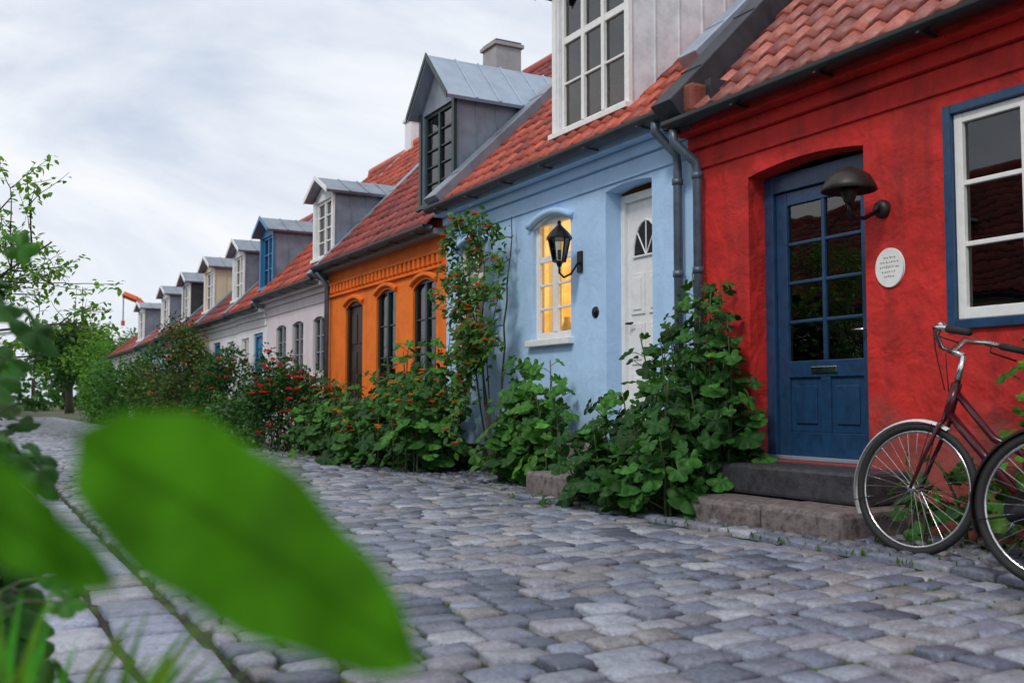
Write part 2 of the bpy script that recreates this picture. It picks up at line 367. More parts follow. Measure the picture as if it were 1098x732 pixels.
def red_extra(G,m):
    X=.185; y0,y1,z0,z1=7.32,8.41,.38,2.47
    F=G.p('door','bluep',False,.006)
    F.box(X-.03,X+.07,y0,y0+.09,z0,z1); F.box(X-.03,X+.07,y1-.09,y1,z0,z1); F.box(X-.028,X+.07,y0+.09,y1-.09,z1-.13,z1)
    a,b=y0+.095,y1-.095; st=.105
    F.box(X,X+.045,a,a+st,z0+.03,z1-.135); F.box(X,X+.045,b-st,b,z0+.03,z1-.135)
    ia,ib=a+st,b-st
    F.box(X+.002,X+.045,ia,ib,z1-.135-.1,z1-.135); F.box(X+.002,X+.045,ia,ib,z0+.03,z0+.2); F.box(X+.002,X+.045,ia,ib,.97,1.09)
    gz0,gz1=1.09,z1-.235; yc=(ia+ib)/2
    F.box(X+.006,X+.04,yc-.016,yc+.016,gz0,gz1)
    for i in range(1,4):
        z=gz0+(gz1-gz0)*i/4; F.box(X+.01,X+.036,ia,ib,z-.012,z+.012)
    G.p('door_glass','glass').add([(X+.025,ia,gz0),(X+.025,ib,gz0),(X+.025,ib,gz1),(X+.025,ia,gz1)],[(0,3,2,1)])
    F.box(X+.022,X+.044,ia,ib,z0+.2,.97); F.box(X+.004,X+.044,yc-.045,yc+.045,z0+.2,.97)
    for (p0,p1) in ((ia+.05,yc-.09),(yc+.09,ib-.05)): F.box(X+.01,X+.021,p0,p1,z0+.26,.91)
    G.p('threshold','zincl',False,.004).box(X-.06,X+.06,y0+.002,y1-.002,z0+.002,z0+.028)
    G.p('letter_plate','chrome',False,.004).box(X-.012,X-.001,yc-.12,yc+.12,1.0,1.045)
    G.p('door_handle','chrome',True).tube([(X,y0+.15,1.28),(X-.05,y0+.15,1.28),(X-.05,y0+.25,1.28)],.009,8)
    S=G.p('upper_door_step','darkstone',False,.025); S.box(-.42,.12,7.0,8.4,.172,.372)
    S=G.p('lower_door_step','granite',False,.035); S.box(-.78,-.0,6.86,7.5,-.04,.17); S.box(-.80,-.0,7.51,8.25,-.04,.162)
    B=G.p('window_surround','bluep',False,.005); w0,w1,q0,q1=5.62,6.70,1.22,2.55
    B.box(-.03,.06,w0,w0+.055,q0,q1); B.box(-.03,.06,w1-.055,w1,q0,q1); B.box(-.028,.06,w0+.055,w1-.055,q0,q0+.055); B.box(-.028,.06,w0+.055,w1-.055,q1-.055,q1)
    window(G,.0,w0+.058,w1-.058,q0+.058,q1-.058,2,(.34,.67),'whitep',.055,.11,.028)
    P=G.p('downpipe','pipe',True); P.tube([(XE-.05,8.98,2.95),(XE-.05,8.98,2.84),(-.1,8.9,2.68),(-.08,8.9,2.6),(-.08,8.9,.1)],.038,12)
    for z in (.9,1.8,2.55): P.tube([(-.08,8.9,z),(-.08,8.9,z+.05)],.046,12)
    G.p('parapet_foot','brickcap',False,.03).box(-.24,.12,8.76,9.04,3.03,3.27)
    G.p('flashing','lead').box(-.1,.3,8.7,8.78,3.0,3.3)
house('red_townhouse',1.5,9.05,3.0,6.2,'red',[dict(y0=7.32,y1=8.41,z0=.38,z1=2.52,d=.185,arch=.05,kind='none'),dict(y0=5.62,y1=6.70,z0=1.22,z1=2.55,d=.06,kind='none'),
   dict(y0=2.6,y1=3.7,z0=1.22,z1=2.55,d=.06)],PINK_T,extra=red_extra,vg=[(8.86,9.12,.22,'lead')])
def blue_extra(G,m):
    X=.185; y0,y1,z0,z1=9.6,10.3,.45,2.68
    F=G.p('door','whitep',False,.006)
    F.box(X-.02,X+.07,y0,y0+.06,z0,z1); F.box(X-.02,X+.07,y1-.06,y1,z0,z1); F.box(X-.018,X+.07,y0+.06,y1-.06,z1-.07,z1)
    F.box(X+.02,X+.06,y0+.06,y1-.06,z0,z1-.07)
    for q0,q1 in ((.55,1.05),(1.13,1.5),(1.58,1.95)):
        for a,b in ((y0+.12,(y0+y1)/2-.03),((y0+y1)/2+.03,y1-.12)):
            F.box(X+.006,X+.019,a,b,q0,q1); F.box(X-.004,X+.005,a+.04,b-.04,q0+.04,q1-.04)
    yc=(y0+y1)/2; n=10; vs=[(X+.014,yc,2.1)]+[(X+.014,yc-.19*math.cos(math.pi*i/n),2.1+.32*math.sin(math.pi*i/n)) for i in range(n+1)]
    G.p('door_fanlight','dark').add(vs,[(0,i+2,i+1) for i in range(n)])
    for t in (.25,.5,.75): F.tube([(X+.01,yc,2.1),(X+.01,yc-.19*math.cos(math.pi*t),2.1+.32*math.sin(math.pi*t))],.008,6)
    F.tube([(X+.008,v[1],v[2]) for v in vs[1:]],.013,6); F.tube([(X+.008,yc-.2,2.1),(X+.008,yc+.2,2.1)],.012,6)
    G.p('door_handle','bronze',True).tube([(X+.01,y1-.12,1.5),(X-.05,y1-.12,1.5),(X-.05,y1-.22,1.5)],.01,8)
    S=G.p('door_steps','granite',False,.025); S.box(-.42,.18,9.5,10.42,.2,.43); S.box(-.85,.0,9.45,10.3,-.04,.2)
    w0,w1,q0,q1=10.9,11.64,1.42,2.62
    G.p('lit_room','lit').add([(.45,w0-.2,q0-.1),(.45,w1+.9,q0-.1),(.45,w1+.9,q1+.1),(.45,w0-.2,q1+.1)],[(0,1,2,3)])
    for (a,b) in ((w0+.03,w0+.2),(w1-.16,w1-.03)):
        ys=np.linspace(a,b,24); V=[];F2=[]
        for i,y in enumerate(ys): V+= [(.19+.014*math.sin(i*1.4),y,q0),(.19+.014*math.sin(i*1.4+.3),y,q1)]
        for i in range(23): F2.append((2*i,2*i+1,2*i+3,2*i+2))
        G.p('curtains','litc',True).add(V,F2)
    G.p('window_shelf','whitep').box(.15,.3,w0,w1,q0-.02,q0+.02)
    P=G.p('vase','whitep',True); P.revolve([(.0,0),(.05,.0),(.07,.08),(.03,.16),(.035,.2)],(.24,11.35,q0+.03),16)
    for (w0,w1) in ((10.9,11.64),(12.72,13.4)):
        n=14; pts=[(-.02,w0-.05+(w1-w0+.1)*i/n,2.69-.1*(2*i/n-1)**2) for i in range(n+1)]
        G.p('hood_mould','blue',True).tube(pts,.035,8)
    P=G.p('downpipe','pipe',True); P.tube([(XE-.05,9.22,3.1),(XE-.05,9.22,2.98),(-.08,9.16,2.8),(-.07,9.16,2.7),(-.07,9.16,.1)],.038,12)
    for z in (.9,1.8,2.55): P.tube([(-.07,9.16,z),(-.07,9.16,z+.05)],.046,12)
    verge(G,9.3,9.55,3.12,m,.16,'zincl',.35,2.9); verge(G,13.36,13.7,3.12,m,.16,'zinc')
house('light_blue_townhouse',9.05,13.73,3.12,6.2,'blue',[dict(y0=9.6,y1=10.3,z0=.45,z1=2.74,d=.185,kind='none',arch=.03),
  dict(y0=10.9,y1=11.64,z0=1.42,z1=2.65,d=.05,arch=.09,rows=(.22,.44,(.68,.06)),cols=2,sm='whitep',fw=.06,mull=.085,bar=.025),
  dict(y0=12.72,y1=13.4,z0=1.42,z1=2.65,d=.05,arch=.09,rows=(.22,.44,(.68,.06)),cols=2,sm='whitep',fw=.06,mull=.085,bar=.025)],RED_T,gut='lead',plinth=('plinth',.32),extra=blue_extra,
  dormers=[dict(y0=10.05,y1=11.35,xf=.1,zt=5.0,za=5.6,wall='whitewood',cheek='whitewood',roof='lead',cols=3,rows=(.33,(.66,.07)),fm='whitep')])
def orange_extra(G,m):
    D=G.p('dentils','orange',False,.006); y=13.85
    while y<18.05:
        D.box(-.055,-.003,y,y+.075,2.50,2.62); y+=.15
    D.box(-.06,-.003,13.75,18.15,2.622,2.66); D.box(-.045,-.003,13.75,18.15,2.44,2.478)
    for (a,b,z) in ((16.63,17.37,2.32),(15.34,16.07,2.37),(14.03,14.76,2.37)):
        n=12; pts=[(-.012,a-.04+(b-a+.08)*i/n,z+.045-.1*(2*i/n-1)**2) for i in range(n+1)]
        D.tube(pts,.04,6)
    P=G.p('downpipe','pipe',True); P.tube([(XE-.05,18.05,2.85),(-.08,18.05,2.65),(-.08,18.05,.1)],.04,10)
house('orange_townhouse',13.73,18.17,2.93,6.2,'orange',[dict(y0=16.63,y1=17.37,z0=.3,z1=2.3,arch=.1,d=.05,kind='door',fm='brownp'),
  dict(y0=15.34,y1=16.07,z0=.9,z1=2.35,arch=.1,d=.03,fm='greenp',rows=(.33,.66)),dict(y0=14.03,y1=14.76,z0=.9,z1=2.35,arch=.1,d=.03,fm='greenp',rows=(.33,.66))],
  DK_T,gut='lead',plinth=('plinth',.25),extra=orange_extra,cornice=False,
  dormers=[dict(y0=13.76,y1=14.8,xf=.12,zt=4.6,za=5.15,wall='zinc',cheek='zinc',roof='zincl',fm='greenp',cols=2,rows=(.2,.4,.6,.8))],
  chims=[(17.9,3.0,.5,.72,'chim')])
house('white_townhouse',18.17,21.9,2.77,6.1,'pinkwhite',[dict(y0=18.4,y1=19.0,z0=1.25,z1=2.2,d=.04,fm='greyp',arch=.05),dict(y0=19.55,y1=20.2,z0=1.25,z1=2.2,d=.04,fm='greyp',arch=.05),dict(y0=20.6,y1=21.25,z0=1.25,z1=2.2,d=.04,fm='greyp',arch=.05)],
  RED_T,gut='lead',dormers=[dict(y0=18.45,y1=19.45,xf=.15,zt=4.25,za=4.5,wall='whitewood',cheek='zinc',roof='zinc',rows=(.25,.5,.75))],chims=[(21.75,3,.32,.5,'white')],vg=[(18.18,18.42,.14,'zinc')])
house('white_townhouse',21.9,24.2,2.62,6.0,'white',[dict(y0=22.2,y1=22.9,z0=.25,z1=2.15,d=.05,kind='door',fm='bluelt'),dict(y0=23.3,y1=23.9,z0=1.15,z1=2.1,d=.04)],
  RED_T,gut='lead',plinth=('plinth',.3),dormers=[dict(y0=22.05,y1=23.0,xf=.15,zt=4.15,za=4.4,wall='bluelt',cheek='zinc',roof='zinc',fm='bluelt')],vg=[(21.91,22.04,.12,'zinc')])
house('white_townhouse',24.2,27.1,2.6,5.8,'white',[dict(y0=24.6,y1=25.2,z0=1.15,z1=2.1,d=.04),dict(y0=25.9,y1=26.6,z0=.25,z1=2.15,d=.05,kind='door',fm='bluelt')],
  DK_T,gut='lead',dormers=[dict(y0=24.4,y1=25.35,xf=.15,zt=4.05,za=4.3,wall='whitewood',cheek='zinc',roof='zinc')],vg=[(24.22,24.38,.12,'zinc')])
house('cream_townhouse',27.1,30.0,2.6,5.7,'cream',[dict(y0=28,y1=28.7,z0=1.15,z1=2.1,d=.04),dict(y0=29.1,y1=29.7,z0=1.15,z1=2.1,d=.04)],
  DK_T,gut='lead',dormers=[dict(y0=27.35,y1=28.4,xf=.15,zt=4.05,za=4.3,wall='cream',cheek='cream',roof='zinc')],vg=[(27.12,27.33,.12,'zinc')])
house('grey_townhouse',30,33,2.6,5.6,'greywall',[dict(y0=31,y1=31.7,z0=1.15,z1=2.1,d=.04)],
  DK_T,gut='lead',dormers=[dict(y0=30.3,y1=31.3,xf=.15,zt=4.0,za=4.25,wall='greyp',cheek='lead',roof='zinc')],vg=[(30.02,30.25,.12,'zinc')])
house('blue_grey_townhouse',33,37,2.55,5.5,'blue',[dict(y0=34,y1=34.7,z0=1.15,z1=2.1,d=.04),dict(y0=35.6,y1=36.2,z0=1.15,z1=2.1,d=.04)],
  DK_T,gut='lead',dormers=[dict(y0=33.4,y1=34.6,xf=.15,zt=3.95,za=4.2,wall='whitewood',cheek='zinc',roof='zinc')],vg=[(33.02,33.3,.12,'zinc')])
house('white_townhouse',37,44.5,2.5,5.2,'white',[dict(y0=38,y1=38.7,z0=1.15,z1=2.1,d=.04),dict(y0=40,y1=40.7,z0=1.15,z1=2.1,d=.04)],
  DK_T,gut='lead',dormers=[dict(y0=38,y1=39.2,xf=.15,zt=3.9,za=4.1,wall='whitewood',cheek='zinc',roof='zinc')],vg=[(37.03,37.3,.12,'zinc')])
for k,(wm,a) in enumerate((('white',0),('pinkwhite',7.5),('white',15),('cream',22.5))):
    mt=Matrix.Translation((-9.4,34,0))@Matrix.Rotation(math.pi,4,'Z')
    house('opposite_townhouse',a,a+7.5,2.5,5.2,wm,[dict(y0=a+.8,y1=a+1.9,z0=.9,z1=2.0,d=.06),dict(y0=a+2.8,y1=a+3.8,z0=.2,z1=2.1,d=.1,kind='door',fm='greenp'),dict(y0=a+4.9,y1=a+6.1,z0=.9,z1=2.0,d=.06)],DK_T,gut='lead',mtx=mt,
      dormers=[dict(y0=a+3,y1=a+4.4,xf=.3,zt=4.1,za=4.5,wall='whitewood')])
# ---------------------------------------------------------------- wall fittings
G=Group('wall_lamp')
D=G.p('dome_shade','bronze',True); c=(-.27,7.2,2.13)
D.revolve([(.0,.135),(.03,.135),(.035,.125),(.08,.112),(.13,.075),(.16,.02),(.172,-.015),(.165,-.018),(.12,.04),(.0,.08)],c,32)
D.revolve([(0,.02),(.05,.02),(.052,-.02),(.04,-.06),(.028,-.09),(0,-.095)],c,20)
G.p('bracket_arm','black',True).tube([(-.27,7.2,2.06),(-.27,7.2,1.98),(-.24,7.19,1.945),(-.16,7.18,1.95),(-.06,7.17,2.0),(-.0,7.17,2.02)],.014,10)
G.p('wall_plate','bronze',True).revolve([(0,-.05),(.045,-.045),(.06,-.02),(.06,0)],(0,7.17,2.02),20,0,'x')
G.done()
G=Group('wall_lantern'); c=(-.24,10.72,2.3)
G.p('lantern_glass','glass').revolve([(.055,-.2),(.1,.02)],c,6)
K=G.p('lantern_frame','black')
for j in range(6):
    t=2*math.pi*(j+.5)/6; K.tube([(c[0]+.057*math.cos(t),c[1]+.057*math.sin(t),c[2]-.2),(c[0]+.102*math.cos(t),c[1]+.102*math.sin(t),c[2]+.02)],.007,5)
K.revolve([(0,-.25),(.02,-.24),(.03,-.21),(.06,-.2),(.055,-.19),(0,-.19)],c,12)
K.revolve([(.125,.015),(.125,.03),(.09,.08),(.05,.12),(.03,.14),(.012,.16),(.02,.18),(0,.2)],c,12); K.revolve([(0,.02),(.125,.015)],c,12)
K.tube([(c[0],c[1],c[2]-.22),(c[0],c[1],c[2]-.3),(c[0]+.05,c[1],c[2]-.34),(c[0]+.13,c[1],c[2]-.3),(c[0]+.2,c[1],c[2]-.2),(0,c[1],c[2]-.18)],.011,8)
K.box(-.02,-.003,c[1]-.04,c[1]+.04,c[2]-.28,c[2]-.08)
K.revolve([(0,-.18),(.018,-.17),(.018,-.09),(0,-.08)],c,8); G.done()
G=Group('wall_plaque'); Pq=G.p('ceramic_disc','whitep',False,.004); n=36
vs=[(-.016,7.12+.105*math.cos(2*math.pi*i/n),1.64+.12*math.sin(2*math.pi*i/n)) for i in range(n)]; vs+=[(-.001,v[1],v[2]) for v in vs]
Pq.add(vs,[tuple(range(n)),tuple(range(n,2*n))[::-1]]+[(i,(i+1)%n,n+(i+1)%n,n+i) for i in range(n)])
T=G.p('lettering','bronze')
for r in range(5):
    z=1.70-r*.03; hw=(.04,.065,.07,.055,.04)[r]; y=7.12+hw
    while y>7.12-hw:
        w=R(.005,.016); T.tube([(-.0175,y,z+R(-.002,.002)),(-.0175,y-w*.3,z+R(.006,.014)),(-.0175,y-w*.6,z+R(-.004,.002)),(-.0175,y-w,z+R(.002,.006))],.0011,4); y-=w+R(.003,.012)
G.done()
G=Group('name_plate'); P=G.p('oval_plate','black',True); P.revolve([(0,-.015),(.05,-.012),(.055,0)],(0,10.47,1.62),20,0,'x'); G.done()
# ---------------------------------------------------------------- ground
def sheet(name,x0,x1,y0,y1,z,mat):
    mb=MB(); mb.add([(x0,y0,z),(x1,y0,z),(x1,y1,z),(x0,y1,z)],[(0,1,2,3)]); return mb.obj(name,[mat])
sheet('ground',-900,900,-900,900,-.05,M['ground'])
sheet('street_bed',-9.4,0,-6,60,-.024,M['joint'])
OUT=np.array([(1,.78),(.86,1),(-.86,1),(-1,.78),(-1,-.78),(-.86,-1),(.86,-1),(1,-.78)])
def stones(mb,cx,cy,w,l,z,col,rag=.035,dome=.007,tilt=.028,jit=.004):
    n=len(cx); o=OUT[None]*np.stack([w,l],1)[:,None]/2
    o=o*(1+rng.normal(0,rag,(n,8,1)))+rng.normal(0,jit,(n,8,2))
    ang=rng.normal(0,.03,n); ca,sa=np.cos(ang)[:,None],np.sin(ang)[:,None]
    o=np.stack([o[...,0]*ca-o[...,1]*sa,o[...,0]*sa+o[...,1]*ca],-1)
    tl=rng.normal(0,tilt,(n,2)); V=[]
    for s,dz in ((1.0,-.04),(.99,-.012),(.93,-.002),(.55,dome*.7)):
        q=o*s; zz=z[:,None]+dz+(q*tl[:,None]).sum(-1)+(rng.normal(0,.0016,(n,8)) if s<.95 else 0); V.append(np.concatenate([q+np.stack([cx,cy],1)[:,None],zz[...,None]],-1))
    V.append(np.stack([cx,cy,z+dome],1)[:,None]); V=np.concatenate(V,1)
    F=[];
    for r in range(3):
        for j in range(8): F.append((r*8+j,r*8+(j+1)%8,(r+1)*8+(j+1)%8,(r+1)*8+j))
    F=np.array(F); T=np.array([(24+j,24+(j+1)%8,32) for j in range(8)])
    off=(np.arange(n)*33)[:,None,None]
    mb.np(V.reshape(-1,3),(F[None]+off).reshape(-1,4),0,np.repeat(col,33,0))
    b=len(mb.v)-n*33
    tri=(T[None]+off).reshape(-1,3)+b
    mb.f+=tri.tolist(); mb.m+=[0]*len(tri)
PAL=np.array([(.20,.225,.295),(.165,.185,.25),(.27,.29,.35),(.235,.235,.28),(.11,.125,.175),(.32,.335,.385),(.24,.235,.25),(.20,.215,.28)])
def stcol(n,k=1.):
    return PAL[rng.integers(0,len(PAL),n)]*rng.uniform(.8,1.22,(n,1))*k
mb=MB(); cx=[];cy=[];w=[];l=[]; rowlines=[]
wav=lambda x,y:.035*math.sin(x*1.3+y*.35)+.012*math.sin(x*4+y)
y=.6
while y<58:
    rl=.155+R(-.02,.028); x=-1.0+R(-.1,.05); rowlines.append(y)
    while x>-4.3:
        ww=R(.15,.27)
        if x-ww<-4.36: ww=x+4.34
        if ww>.06:
            xc=x-ww/2; cx.append(xc); cy.append(y+rl/2+wav(xc,y)+R(-.004,.004)); w.append(ww-R(.013,.023)); l.append(rl-R(.013,.023))
        x-=ww
    y+=rl
n=len(cx); A=np.array
stones(mb,A(cx),A(cy),A(w),A(l),rng.normal(0,.0035,n)-.004,stcol(n))
cx=[];cy=[];w=[];l=[]
for col,(xa,wd) in enumerate(((-4.36,.26),(-4.63,.24))):
    y=.6+col*.15
    while y<58:
        ll=R(.24,.38); cx.append(xa-wd/2); cy.append(y+ll/2); w.append(wd-.016); l.append(ll-.016); y+=ll
n=len(cx); stones(mb,A(cx),A(cy),A(w),A(l),rng.normal(0,.003,n)-.008,stcol(n,1.35),.02)
cx=[];cy=[];w=[];l=[]; y=.6
while y<58:
    rl=.14+R(-.015,.02); x=-4.9
    while x>-5.25:
        ww=R(.11,.17); cx.append(x-ww/2); cy.append(y+rl/2+R(-.01,.01)); w.append(ww-.014); l.append(rl-.014); x-=ww
    y+=rl
n=len(cx); stones(mb,A(cx),A(cy),A(w),A(l),rng.normal(0,.004,n)-.004,stcol(n))
mb.obj('cobblestone_street',[M['stone']],None,True)
mb=MB(); cx=[];cy=[];w=[];l=[]
y=.6
while y<34:
    ll=R(.2,.34); cx.append(-.92+R(-.01,.01)); cy.append(y+ll/2); w.append(.13); l.append(ll-.014); y+=ll
n=len(cx); stones(mb,A(cx),A(cy),A(w),A(l),np.full(n,.02),stcol(n,.9))
cx=[];cy=[];w=[];l=[]; y=.6
while y<34:
    x=-.84
    while x<-.04:
        s=R(.06,.11); cx.append(x+s/2); cy.append(y+R(-.02,.02)); w.append(s-.01); l.append(R(.07,.1)); x+=s
    y+=.092
n=len(cx); stones(mb,A(cx),A(cy),A(w),A(l),rng.normal(.012,.006,n),stcol(n,.75),.1,.014,.06)
mb.obj('cobbled_pavement',[M['stone']],None,True)
# ---------------------------------------------------------------- vegetation
GA,GB=(.012,.055,.012),(.055,.175,.026)
def T_palm():
    th=np.radians(np.linspace(-158,158,27)); r=.5*(.66+.34*np.abs(np.cos(2.5*th))**.8)
    r*=1-.12*(np.abs(th)/2.7)
    V=[(0,0,0)]
    for t,q in zip(th,r*.55): V.append((q*math.sin(t),q*math.cos(t),.035*math.cos(5*t)+.015))
    for t,q in zip(th,r): V.append((q*math.sin(t),q*math.cos(t),-.06+.045*math.cos(5*t)+.02*math.sin(2*t)))
    F=[(0,i+1,i+2) for i in range(26)]; Q=[(i+1,i+28,i+29,i+2) for i in range(26)]
    return np.array(V),F,Q
PV,PF3,PF4=T_palm()
LV=np.array([(0,0,0),(.26,.3,.06),(.22,.68,.03),(0,1,-.1),(-.22,.68,.03),(-.26,.3,.06),(0,.5,-.01)]); LF=[(0,1,6),(1,2,6),(2,3,6),(3,4,6),(4,5,6),(5,0,6)]
SV=np.array([(0,0,0),(.3,.45,.09),(0,1,-.06),(-.3,.45,.09)]); SF=[(0,1,2),(0,2,3)]
def put(mb,TV,TFs,P,D,N,S,C,mi=0):
    P,D,N,S,C=map(lambda a:np.asarray(a,float),(P,D,N,S,C)); n=len(P)
    if n==0: return
    D=D/np.linalg.norm(D,axis=1,keepdims=True); X=np.cross(D,N); X/=np.linalg.norm(X,axis=1,keepdims=True)+1e-9; N=np.cross(X,D)
    V=P[:,None]+S[:,None,None]*(TV[None,:,0:1]*X[:,None]+TV[None,:,1:2]*D[:,None]+TV[None,:,2:3]*N[:,None])
    k=len(TV); b=len(mb.v); mb.v+=V.reshape(-1,3).tolist(); mb.c+=np.repeat(C,k,0).tolist()
    off=(np.arange(n)*k+b)[:,None,None]
    for TF in TFs:
        f=(np.array(TF)[None]+off).reshape(-1,len(TF[0])); mb.f+=f.tolist(); mb.m+=[mi]*len(f)
def rcol(n,a,b,j=.2):
    k=rng.random((n,1)); return (np.array(a)*(1-k)+np.array(b)*k)*rng.uniform(1-j,1+j,(n,1))
def flowers(mb,P,col,size,mi=2):
    for p in P:
        p=Vector(p)
        for k in range(9):
            t=k*2.4; up=.2+.09*k; d=Vector((math.cos(t),math.sin(t),up*.8)).normalized(); n=Vector((-math.cos(t)*.6,-math.sin(t)*.6,1))
            put(mb,SV*np.array([1.6,1,1]),[SF],[p],[d],[n],[size*R(.7,1.)*(1-.04*k)],[[c*R(.7,1.2) for c in col]],mi)
def hollyhock(name,stalks,ls=.17,fl=None,ca=GA,cb=GB,clamp=-.05,dens=15,face=(-.75,-.45),fs=.045):
    mb=MB(); P=[];D=[];N=[];S=[]; FP=[];B=[]
    for (x,y,h,lx,ly) in stalks:
        pts=[Vector((x+lx*t*t+R(-.01,.01),y+ly*t*t+R(-.01,.01),-.03+h*t)) for t in [i/7 for i in range(8)]]
        mb.tube(pts,[.013-.008*i/7 for i in range(8)],6,1,(1,1,1))
        n=int(h*dens)+3; kb=R(.7,1.2)
        for i in range(n):
            t=min(.99,.06+.93*(i+R(-.3,.3))/n); t=max(t,.02); q=t*7; k=min(6,int(q)); p=pts[k].lerp(pts[k+1],q-k)
            az=i*2.4+R(-.5,.5); pet=R(.06,.14)+.15*(1-t); d=Vector((math.cos(az),math.sin(az),R(-.1,.8)))
            e=p+d*pet; e.x=min(e.x,clamp-R(0,.1)) if clamp is not None else e.x
            mb.tube([p,p.lerp(e,.5)+Vector((0,0,.015)),e],.003,4,1,(1,1,1),False)
            sz=ls*(1.2-.65*t)*R(.5,1.25); P.append(e); f=R(-.1,1.1); B.append(kb*R(.8,1.2)*(1.+.25*t))
            D.append((d.x*.7+R(-.4,.4),d.y*.7+R(-.4,.4),R(-1.1,.1))); N.append((d.x*.6+face[0]*f,d.y*.6+face[1]*f,R(.15,1.1))); S.append(sz)
        if fl:
            for j in range(int(h*3)): 
                t=R(.5,.98); q=t*7;k=min(6,int(q)); p=pts[k].lerp(pts[k+1],q-k); FP.append(p+Vector((R(-.2,-.08),R(-.12,.02),R(-.04,.04))))
    put(mb,PV,[PF3,PF4],P,D,N,S,rcol(len(P),ca,cb,.25)*np.array(B)[:,None])
    if fl: flowers(mb,FP,fl,fs)
    return mb.obj(name,[M['bigleaf'],M['stem'],M['petal']],None,True)
def stalks(n,x0,x1,y0,y1,hfun):
    o=[]
    for i in range(n):
        x=R(x0,x1); y=R(y0,y1); o.append((x,y,hfun(x,y)*R(.65,1.1),R(-.14,.05),R(-.14,.14)))
    return o
hf=lambda x,y:max(.4,(1.65-abs(y-8.62)*1.05)*(1-max(0,-x-.4)*.7))
hollyhock('hollyhock_plant',stalks(38,-.95,-.16,8.3,9.5,hf)+[(-.2,8.75,1.8,-.1,-.05),(-.18,8.5,1.75,.05,.1),(-.25,8.85,1.6,-.1,0),(-.25,8.35,1.4,-.1,-.1),(-.3,8.3,1.2,-.1,-.05),(-.4,9.0,1.35,-.1,.1)],.225,None,(.009,.045,.011),(.042,.145,.022),dens=17)
hf=lambda x,y:max(.45,(1.45-abs(y-10.8)*.8)*(1-max(0,-x-.3)*.5))
hollyhock('hollyhock_plant',stalks(19,-.6,-.14,10.45,11.4,hf),.27,None,(.02,.08,.015),(.075,.22,.032),dens=14)
hf=lambda x,y:max(.5,(1.8-abs(y-13.3)*.5)*(1-max(0,-x-.4)*.5))
hollyhock('hollyhock_plant',stalks(38,-.9,-.14,12.8,15.2,hf),.25,(.95,.25,.03),(.015,.065,.014),(.06,.19,.028),dens=14,fs=.06)
hollyhock('hollyhock_plant',stalks(19,-.8,-.15,15.7,17.2,lambda x,y:1.15),.25,None,(.016,.07,.014),(.065,.19,.028),dens=14)
hollyhock('hollyhock_plant',[(-.25,6.75,.45,-.1,0),(-.3,6.4,.5,-.1,.1),(-.2,6.1,.6,-.05,0),(-.45,6.55,.35,0,0),(-.4,6.2,.5,0,0)],.17)
hollyhock('hollyhock_plant',stalks(14,-.42,-.12,5.2,5.95,lambda x,y:1.2),.18,None,(.035,.12,.018),(.11,.28,.03))
def bush(name,c,r,n,ls,ca=GA,cb=GB,nc=16,fl=None,nf=0,fs=.05,clamp=None,tmpl='S',stems=True,trunk=None,cr=.42):
    mb=MB(); c=np.array(c,float); r=np.array(r,float)
    cc=rng.normal(0,1,(nc,3)); cc/=np.linalg.norm(cc,axis=1,keepdims=True); cc*=rng.uniform(.35,.8,(nc,1)); rad=rng.uniform(cr*.6,cr*1.1,nc); kb=rng.uniform(.65,1.4,nc)
    ci=rng.integers(0,nc,n); d=rng.normal(0,1,(n,3)); d/=np.linalg.norm(d,axis=1,keepdims=True)
    rr=rng.uniform(.55,1.15,n)[:,None]
    P=c+r*(cc[ci]+d*rad[ci][:,None]*rr)
    ok=P[:,2]>.02
    if clamp is not None: P[:,0]=np.minimum(P[:,0],clamp-rng.uniform(0,.12,n))
    P,d,ci=P[ok],d[ok],ci[ok]; n=len(P)
    Dv=d*.6+rng.normal(0,.6,(n,3))+np.array([0,0,-.15]); N=d+rng.normal(0,.35,(n,3))+np.array([0,0,.5])
    C=rcol(n,ca,cb,.25)*kb[ci][:,None]
    put(mb,*((SV,[SF]) if tmpl=='S' else ((LV,[LF]) if tmpl=='L' else (PV,[PF3,PF4]))),P,Dv,N,ls*rng.uniform(.6,1.3,n),C)
    if stems:
        base=Vector((c[0],c[1],-.03)) if trunk is None else Vector(trunk[0])
        if trunk: 
            top=Vector(c)-Vector((0,0,r[2]*.35)); mb.tube([base,base.lerp(top,.5)+Vector((R(-.05,.05)*trunk[1]*5,0,0)),top],[trunk[1],trunk[1]*.75,trunk[1]*.5],9,1); hub=top
        for k in range(nc):
            q=Vector(c+r*cc[k]); s=hub if trunk else base+Vector((R(-.3,.3)*r[0],R(-.3,.3)*r[1],0))
            w=trunk[1]*.35 if trunk else .012
            mb.tube([s,s.lerp(q,.5)+Vector((R(-.1,.1)*r[0],R(-.1,.1)*r[1],.08*r[2])),q],[w,w*.7,w*.25],5,1)
    if fl: 
        v=np.array((-.7,-.7,.1)); cand=np.nonzero((d@v)>.3)[0]; idx=rng.choice(cand,nf); flowers(mb,P[idx]+d[idx]*.06,fl,fs)
    return mb.obj(name,[M['leaf'],M['bark'],M['petal']],None,True)
bush('rose_bush',(-.65,18.3,.85),(.6,1.5,.85),5200,.075,(.010,.05,.013),(.04,.14,.022),18,(.85,.02,.08),60,.10,-.05)
bush('flower_border',(-.95,20.6,.45),(.45,1.9,.6),3200,.08,(.03,.09,.025),(.10,.22,.06),16,(.45,.35,.6),30,.05)
bush('rose_bush',(-.6,23.6,.95),(.6,1.6,1.0),4200,.09,(.010,.05,.013),(.04,.13,.022),18,(.75,.04,.10),40,.10,-.05)
bush('climbing_shrub',(-.6,27.2,1.3),(.7,2.0,1.4),4600,.1,(.02,.05,.012),(.08,.13,.025),20,(.65,.12,.12),40,.11,-.05)
